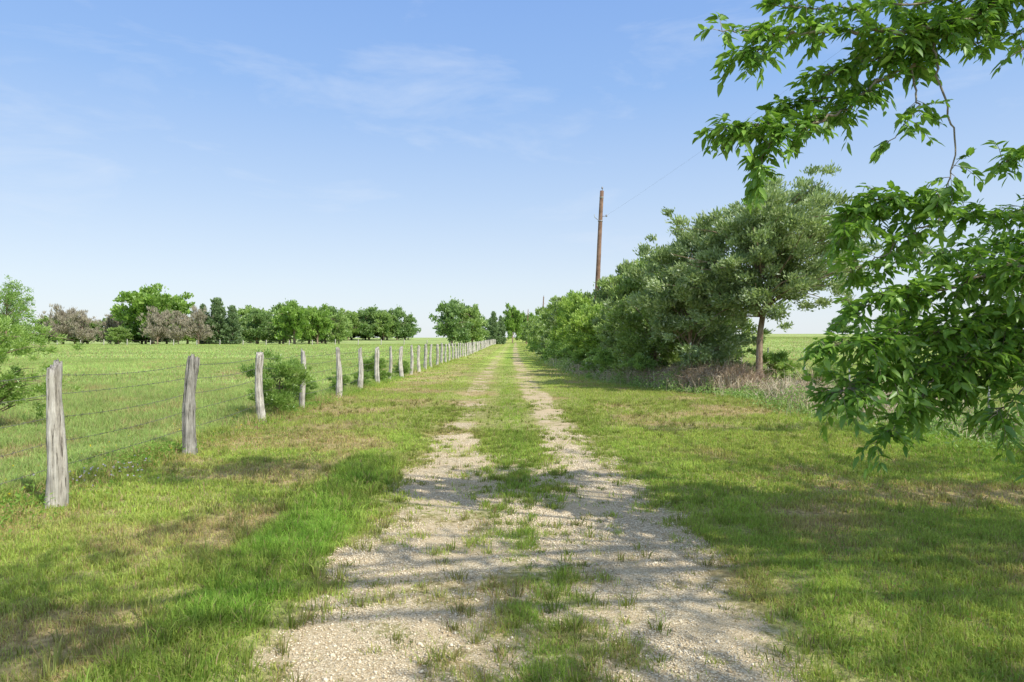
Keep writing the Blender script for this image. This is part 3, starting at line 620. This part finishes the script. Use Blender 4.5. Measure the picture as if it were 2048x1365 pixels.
for si, zz in enumerate([1.25, 1.06, .84, .60, .35]):
    pr = []; 
    for i in range(len(posts) - 1):
        a, b = PP[i].copy(), PP[i + 1].copy()
        t_ = posts[i][4][0] * zz; a[0] += -posts[i][3] * .95 + t_; b[0] += -posts[i + 1][3] * .95 + posts[i + 1][4][0] * zz
        a[2] += zz; b[2] += zz
        kk = 9 if i < 10 else 4
        t = np.linspace(0, 1, kk); c = a + (b - a) * t[:, None]; c[:, 2] -= rs.uniform(.01, .05) * 4 * t * (1 - t)
        pr.append(c[:-1])
    c = np.concatenate(pr); rad = .0024 + np.clip(c[:, 1] - 8, 0, 40) * .00012
    tb = [tube(c, rad, 4)]
    yb = np.arange(3.4, 24, .125); xb = np.interp(yb, c[:, 1], c[:, 0]); zb = np.interp(yb, c[:, 1], c[:, 2])
    for X_, Y_, Z_ in zip(xb, yb, zb):
        for _ in range(2):
            dv = unit(rs.normal(0, 1, 3)) * .018
            tb.append(tube(np.array([[X_, Y_, Z_] - dv, [X_, Y_, Z_], [X_, Y_, Z_] + dv]), .0018, 3))
    V, Q, T, C = merge(tb)
    obj('barbed_wire', build_mesh('barbed_wire', V - np.array([-4.4, 6.5, 0]), Q, T, mat=M_WIRE), parent=fe)

# ------------------------------------------------------------ steel post fence on the other side
def tpost(h):
    V = []; Q = []
    def box(x0, x1, y0, y1, z0, z1):
        o_ = len(V); V.extend([(x0, y0, z0), (x1, y0, z0), (x1, y1, z0), (x0, y1, z0), (x0, y0, z1), (x1, y0, z1), (x1, y1, z1), (x0, y1, z1)])
        Q.extend([[o_ + a for a in f] for f in ((0, 3, 2, 1), (4, 5, 6, 7), (0, 1, 5, 4), (1, 2, 6, 5), (2, 3, 7, 6), (3, 0, 4, 7))])
    box(-.022, .022, -.004, .004, -.3, h); box(-.004, .004, .0045, .04, -.3, h - .002)
    zq = .1
    while zq < h - .03: box(-.010, .010, -.010, -.0045, zq, zq + .014); zq += .055
    return build_mesh('steel_post', np.array(V, float), np.array(Q), mat=M_STEEL)
TP = tpost(1.33)
f2 = bpy.data.objects.new('steel_post_fence', None); link(f2); f2.location = (8.6, 12.3, 0)
f2["label"] = 'thin wire fence on grey steel posts behind dry brush'; f2["category"] = 'fence'
pts2 = [(8.3, 7.2), (8.5, 9.7), (8.6, 12.3), (8.75, 15.0), (8.9, 18), (9.0, 21), (9.0, 24), (9.0, 27), (9, 30), (9, 34), (9, 38), (9, 42)]
for i, (a, b) in enumerate(pts2):
    o = obj('fence_post', TP if i % 4 != 3 else variants[5], parent=f2); o.location = (a - 8.6, b - 12.3, float(hz(np.array([a]), np.array([b]))[0]))
pz = np.array([[a, b, float(hz(np.array([a]), np.array([b]))[0])] for a, b in pts2])
for zz in (.3, .5, .72, .95, 1.2):
    V, Q, T, C = tube(pz + [-.03, 0, zz] - np.array([8.6, 12.3, 0]), .0034, 4)
    obj('fence_wire', build_mesh('fence_wire', V, Q, T, mat=M_WIRE), parent=f2)
f3 = bpy.data.objects.new('pasture_fence', None); link(f3); f3.location = (-80, 165, float(hz(np.array([-80.]), np.array([165.]))[0]))
f3["label"] = 'low wire fence with thin posts crossing the pasture'; f3["category"] = 'fence'
fp = post_mesh('far_post', 1.3, .10, (0, 0), 5)
fx = np.arange(-125, -14, 5.5)
for a in fx:
    o = obj('fence_post', fp, parent=f3); o.location = (a + 80, .02 * a, 0); o.scale = (1, 1, rs.uniform(.85, 1.1))
for zz in (.6, 1.1):
    c = np.stack([fx + 80, .02 * fx, np.full(len(fx), zz)], 1)
    V, Q, T, C = tube(c, .012, 3); obj('fence_wire', build_mesh('far_wire', V, Q, T, mat=M_WIRE), parent=f3)

# ------------------------------------------------------------ utility poles
Hp = 9.9
shaft = build_mesh('pole_shaft', *tube(np.stack([np.linspace(0, .55, 24) + .02 * np.sin(np.linspace(0, 5, 24)), np.zeros(24), np.linspace(-.3, Hp, 24)], 1), np.linspace(.15, .105, 24), 14, .03)[:3], mat=M_POLE, smooth=True)
def lathe(prof, cx=0, cy=0, cz=0, s_=12):
    c = np.array([[cx, cy, cz + p[0]] for p in prof]); return tube(c, np.array([p[1] for p in prof]), s_)
insul = build_mesh('insulator', *lathe([(0, .015), (.10, .015), (.11, .05), (.13, .06), (.15, .04), (.17, .06), (.19, .04), (.21, .045), (.235, .02)], .55, 0, Hp)[:3], mat=M_INS, smooth=True)
hw = merge([tube(np.array([[.35, 0, 8.45], [.62, 0, 8.5], [.78, 0, 8.5]]), .02, 6), lathe([(0, .02), (.02, .05), (.05, .06), (.08, .045), (.11, .05), (.13, .02)], .78, 0, 8.46), tube(np.array([[.44, 0, 8.2], [.44, 0, 8.26]]), .135, 14)])
hwm = build_mesh('bracket', hw[0], hw[1], hw[2], mat=M_INS, smooth=True)
cap = build_mesh('brace', *merge([tube(np.array([[.44, 0, 9.5], [.44, 0, 9.55]]) + [.07, 0, 0], .12, 14), tube(np.array([[.3, 0, 8.3], [.12, 0, 8.45], [.1, 0, 8.6]]), .018, 6)])[:3], mat=M_STEEL)
def pole(x_, y_, sc):
    e = bpy.data.objects.new('utility_pole', None); link(e); e.location = (x_, y_, float(hz(np.array([float(x_)]), np.array([float(y_)]))[0])); e.scale = (sc,) * 3
    e["label"] = 'reddish-brown wooden utility pole with small insulator on top'; e["category"] = 'utility pole'; e["group"] = 'utility poles along the lane'
    for nm, me_ in (('shaft', shaft), ('insulator', insul), ('bracket', hwm), ('brace', cap)):
        o = bpy.data.objects.new(nm, me_); link(o); o.parent = e
pole(4.45, 37.8, 1.0); pole(5.3, 125, .95); pole(4.3, 205, 1.05)
def sagw(a, b, sag, k=24):
    t = np.linspace(0, 1, k); c = np.array(a) + (np.array(b) - np.array(a)) * t[:, None]; c[:, 2] -= sag * 4 * t * (1 - t); return c
w1 = sagw((5.23, 37.8, 8.55), (12.4, -18, 10.4), .65, 40)
obj('power_line', build_mesh('power_line', *tube(w1, .0022, 4)[:3], mat=M_WIRE), label='thin dark power line running from the pole', category='power line')

# ------------------------------------------------------------ dry brush, weeds, flowers
def stems(n, cx, cy, hh, tw, cols, lean=.8, z0=0):
    z = hz(cx, cy) + z0; a = rs.uniform(0, 6.28, n); ln = hh * rs.uniform(.4, 1.3, n); le = (.12 + np.minimum(np.abs(rs.normal(0, lean, n)), 1.6)) * ln
    dx, dy = np.cos(a), np.sin(a); wx, wy = -dy * tw * .5, dx * tw * .5; wz = tw * .5 * rs.choice([-1, 1], n)
    V = np.empty((n, 8, 3)); kx = rs.normal(0, .04, (4, n)); ky = rs.normal(0, .04, (4, n)); kz = rs.normal(0, .03, (4, n)); e3 = rs.uniform(.4, 1.25, n)
    for k_, (t, fz) in enumerate(((0, 0), (.3, .5), (.65, .85), (1, 1))):
        f_ = fz if k_ < 3 else e3
        X_ = cx + dx * le * t + kx[k_] * t; Y_ = cy + dy * le * t + ky[k_] * t; Z_ = np.maximum(z + ln * f_ * .85 + kz[k_] * t, z - .01)
        w_ = 1 - .5 * t
        V[:, 2 * k_] = np.stack([X_ - wx * w_, Y_ - wy * w_, Z_ - wz * w_], 1); V[:, 2 * k_ + 1] = np.stack([X_ + wx * w_, Y_ + wy * w_, Z_ + wz * w_], 1)
    i = 8 * np.arange(n)[:, None]; Q = np.concatenate([i + np.array([[0, 1, 3, 2]]), i + np.array([[2, 3, 5, 4]]), i + np.array([[4, 5, 7, 6]])])
    t = rs.rand(n)[:, None]; c = np.array(cols[0]) * (1 - t) + np.array(cols[1]) * t
    return V.reshape(-1, 3), Q, np.zeros((0, 3), int), np.repeat(c, 8, 0)
def along(path, n, spread):
    P_ = np.array(path, float); seg = np.linalg.norm(np.diff(P_, axis=0), axis=1); cum = np.concatenate([[0], np.cumsum(seg)])
    s_ = rs.uniform(0, cum[-1], n); x_ = np.interp(s_, cum, P_[:, 0]); y_ = np.interp(s_, cum, P_[:, 1])
    return x_ + rs.normal(0, 1, n) * spread, y_ + rs.normal(0, 1, n) * spread, s_
path = [(8.9, 8.6), (8.2, 10.5), (7.9, 13), (7.8, 16), (7.9, 18.6), (7.0, 20.6), (5.9, 22.3), (5.0, 25), (4.5, 29), (4.3, 35), (4.1, 50)]
x_, y_, s_ = along(path, 56000, .55)
pt = fbm(x_, y_, .8, 3, 3)
hm = .14 + .50 * S(.3, .75, pt); k = rs.rand(len(x_)) < S(.25, .6, pt); x_, y_, hm = x_[k], y_[k], hm[k]
st1 = stems(len(x_), x_, y_, hm, .005 + .0003 * y_, ((.40, .33, .24), (.72, .64, .50)), .38)
x2, y2, s2 = along([(8.6, 19.8), (7.4, 20.4), (6.3, 21.0), (5.3, 22.6), (4.7, 25)], 11000, .45); p2 = vn(x2, y2, .9, 5); k = rs.rand(len(x2)) < S(.15, .6, p2); x2, y2, p2 = x2[k], y2[k], p2[k]
st2 = stems(len(x2), x2, y2, .25 + .75 * p2, .009, ((.36, .26, .19), (.64, .51, .40)), .45)
V, Q, T, C = merge([st1, st2])
obj('dry_brush', build_mesh('dry_brush', V, Q, T, C, mat=M_DRYST), kind='stuff', label='tangle of dry brown brush and dead grass under the cedars', category='brush')
px2 = [(7.6, 8.0), (7.3, 10), (6.9, 12.5), (6.7, 15), (7.0, 18), (6.2, 19.6), (5.2, 21.4), (4.3, 24), (3.8, 28), (3.5, 36), (3.4, 55)]
x_, y_, s_ = along(px2, 60000, .45)
xb_, yb_, sb_ = along([(9.2, 9), (8.8, 14), (8.9, 18), (9.4, 22), (9.2, 30)], 30000, .5)
x_ = np.concatenate([x_, xb_]); y_ = np.concatenate([y_, yb_])
pt = fbm(x_, y_, .9, 6, 3); k = rs.rand(len(x_)) < S(.3, .62, pt); x_, y_, pt = x_[k], y_[k], pt[k]
hh = .03 + .6 * rs.rand(len(x_)) * S(.35, .8, pt); cpos = np.stack([x_, y_, hz(x_, y_) + hh], 1)
n = len(x_); t = rs.rand(n)[:, None]; cc = np.array([.20, .35, .09]) * (1 - t) + np.array([.42, .56, .24]) * t
kt1 = kites(cpos, rs.normal(0, 1, (n, 3)) + [0, 0, .3], rs.uniform(.04, .09, n), rs.uniform(.02, .04, n), cc)
x_, y_, s_ = along([(-4.5, 5), (-4.8, 10), (-4.95, 16), (-4.95, 30)], 16000, .22)
k = rs.rand(len(x_)) < 1.3 * vn(x_, y_, 1.4, 8) - .2; x_, y_ = x_[k], y_[k]; n = len(x_)
cpos = np.stack([x_, y_, hz(x_, y_) + .03 + .22 * rs.rand(n) * vn(x_, y_, 1.2, 2)], 1); t = rs.rand(n)[:, None]
kt2 = kites(cpos, rs.normal(0, 1, (n, 3)) + [0, 0, .6], rs.uniform(.03, .07, n), rs.uniform(.01, .025, n), np.array([.15, .30, .05]) * (1 - t) + np.array([.34, .50, .13]) * t)
n = 26000; y_ = np.sqrt(rs.uniform(9, 144, n)); x_ = rs.uniform(-.8, .8, n) * y_
k = (vn(x_, y_, .8, 10) > .56) & (np.abs(x_ - rc(y_)) > 1.5); x_, y_ = x_[k], y_[k]; n = len(x_); t = rs.rand(n)[:, None]
kt3 = kites(np.stack([x_, y_, hz(x_, y_) + rs.uniform(.02, .05, n)], 1), rs.normal(0, 1, (n, 3)) * [1, 1, .4], rs.uniform(.012, .028, n), rs.uniform(.010, .02, n), np.array([.18, .33, .06]) * (1 - t) + np.array([.30, .46, .11]) * t)
V, Q, T, C = merge([kt1, kt2, kt3])
obj('weeds', build_mesh('weeds', V, Q, T, C, mat=M_GRASS), kind='stuff', label='leafy green weeds and ground cover beside fence lines', category='weeds')
n = 130; x_ = np.concatenate([rs.normal(-4.6, .25, 60), rs.uniform(-6, -4.6, 70)]); y_ = np.concatenate([rs.normal(7.7, .35, 60), rs.uniform(6, 16, 70)])
cc = np.array([[.62, .55, .8]] * 60 + [[.8, .66, .06]] * 70); cp = np.stack([x_, y_, hz(x_, y_) + rs.uniform(.08, .16, n)], 1)
fl = [kites(cp + rs.normal(0, .004, (n, 3)), rs.normal(0, 1, (n, 3)) * [1, 1, .3], np.full(n, .022), np.full(n, .014), cc) for _ in range(3)]
V, Q, T, C = merge(fl)
obj('wildflowers', build_mesh('wildflowers', V, Q, T, C, mat=M_GRASS), kind='stuff', label='tiny lilac and yellow wildflowers in the grass', category='flowers')

# ------------------------------------------------------------ light, sky, camera
el = math.radians(43); az = math.radians(132)
Sd = Vector((math.cos(el) * math.sin(az), math.cos(el) * math.cos(az), math.sin(el)))
sl = bpy.data.lights.new('sun', 'SUN'); sl.energy = 5.0; sl.angle = math.radians(.5); sl.color = (1, .94, .81)
so = bpy.data.objects.new('sun', sl); link(so); so.rotation_euler = Sd.to_track_quat('Z', 'Y').to_euler()
w = bpy.data.worlds.new("World"); scene.world = w; w.use_nodes = True; nt = w.node_tree; nt.nodes.clear(); L = nt.links.new
out = N(nt, 'ShaderNodeOutputWorld'); bg = N(nt, 'ShaderNodeBackground'); bg.inputs[1].default_value = .15
sky = N(nt, 'ShaderNodeTexSky'); sky.sky_type = 'NISHITA'; sky.sun_disc = False; sky.sun_elevation = el; sky.sun_rotation = az
sky.air_density = 1.0; sky.dust_density = .6; sky.ozone_density = 2.0
tc = N(nt, 'ShaderNodeTexCoord'); sx = N(nt, 'ShaderNodeSeparateXYZ'); L(tc.outputs['Generated'], sx.inputs[0])
rp = N(nt, 'ShaderNodeValToRGB'); L(sx.outputs[2], rp.inputs[0]); e = rp.color_ramp.elements
e[0].position = 0; e[0].color = (.84, .90, .96, 1); e[1].position = 1; e[1].color = (.60, .66, .78, 1)
for p_, c_ in ((.08, (.76, .86, .97)), (.20, (.55, .72, .98)), (.34, (.34, .56, .97)), (.46, (.27, .48, .94)), (.66, (.50, .60, .82))):
    k = e.new(p_); k.color = c_ + (1,)
sc_ = N(nt, 'ShaderNodeVectorMath', operation='SCALE'); L(rp.outputs[0], sc_.inputs[0]); sc_.inputs['Scale'].default_value = 6.6
tint = N(nt, 'ShaderNodeMix', data_type='RGBA'); tint.inputs[0].default_value = .82
L(sky.outputs[0], tint.inputs[6]); L(sc_.outputs[0], tint.inputs[7])
mp = N(nt, 'ShaderNodeMapping'); mp.inputs['Scale'].default_value = (1.6, 1.6, 5.5); mp.inputs['Rotation'].default_value = (0, math.radians(-14), 0)
L(tc.outputs['Generated'], mp.inputs[0])
n1 = N(nt, 'ShaderNodeTexNoise'); n1.inputs['Scale'].default_value = 2.6; n1.inputs['Detail'].default_value = 10; n1.inputs['Roughness'].default_value = .6; n1.inputs['Distortion'].default_value = .4; L(mp.outputs[0], n1.inputs['Vector'])
vd = N(nt, 'ShaderNodeVectorMath', operation='DISTANCE'); L(tc.outputs['Generated'], vd.inputs[0]); vd.inputs[1].default_value = (-.14, .91, .37)
mk = N(nt, 'ShaderNodeMapRange'); mk.inputs[1].default_value = .0; mk.inputs[2].default_value = .22; mk.inputs[3].default_value = .12; mk.inputs[4].default_value = -.06; L(vd.outputs['Value'], mk.inputs[0])
ad = N(nt, 'ShaderNodeMath', operation='ADD'); L(n1.outputs['Fac'], ad.inputs[0]); L(mk.outputs[0], ad.inputs[1])
r1 = N(nt, 'ShaderNodeMapRange'); r1.inputs[1].default_value = .50; r1.inputs[2].default_value = .88; r1.inputs[3].default_value = 0; r1.inputs[4].default_value = .5; L(ad.outputs[0], r1.inputs[0])
cm = N(nt, 'ShaderNodeMix', data_type='RGBA'); L(r1.outputs[0], cm.inputs[0]); L(tint.outputs[2], cm.inputs[6]); cm.inputs[7].default_value = (5.6, 6.0, 6.6, 1)
L(cm.outputs[2], bg.inputs[0]); L(bg.outputs[0], out.inputs[0])

cam = bpy.data.cameras.new('camera'); cam.lens = 24; cam.sensor_width = 36; cam.clip_end = 6000; cam.clip_start = .05
co = bpy.data.objects.new('camera', cam); link(co); co.location = (0, 0, 1.6); co.rotation_euler = (math.radians(90), 0, 0)
scene.camera = co
scene.view_settings.view_transform = 'Standard'; scene.view_settings.look = 'None'; scene.view_settings.exposure = 0
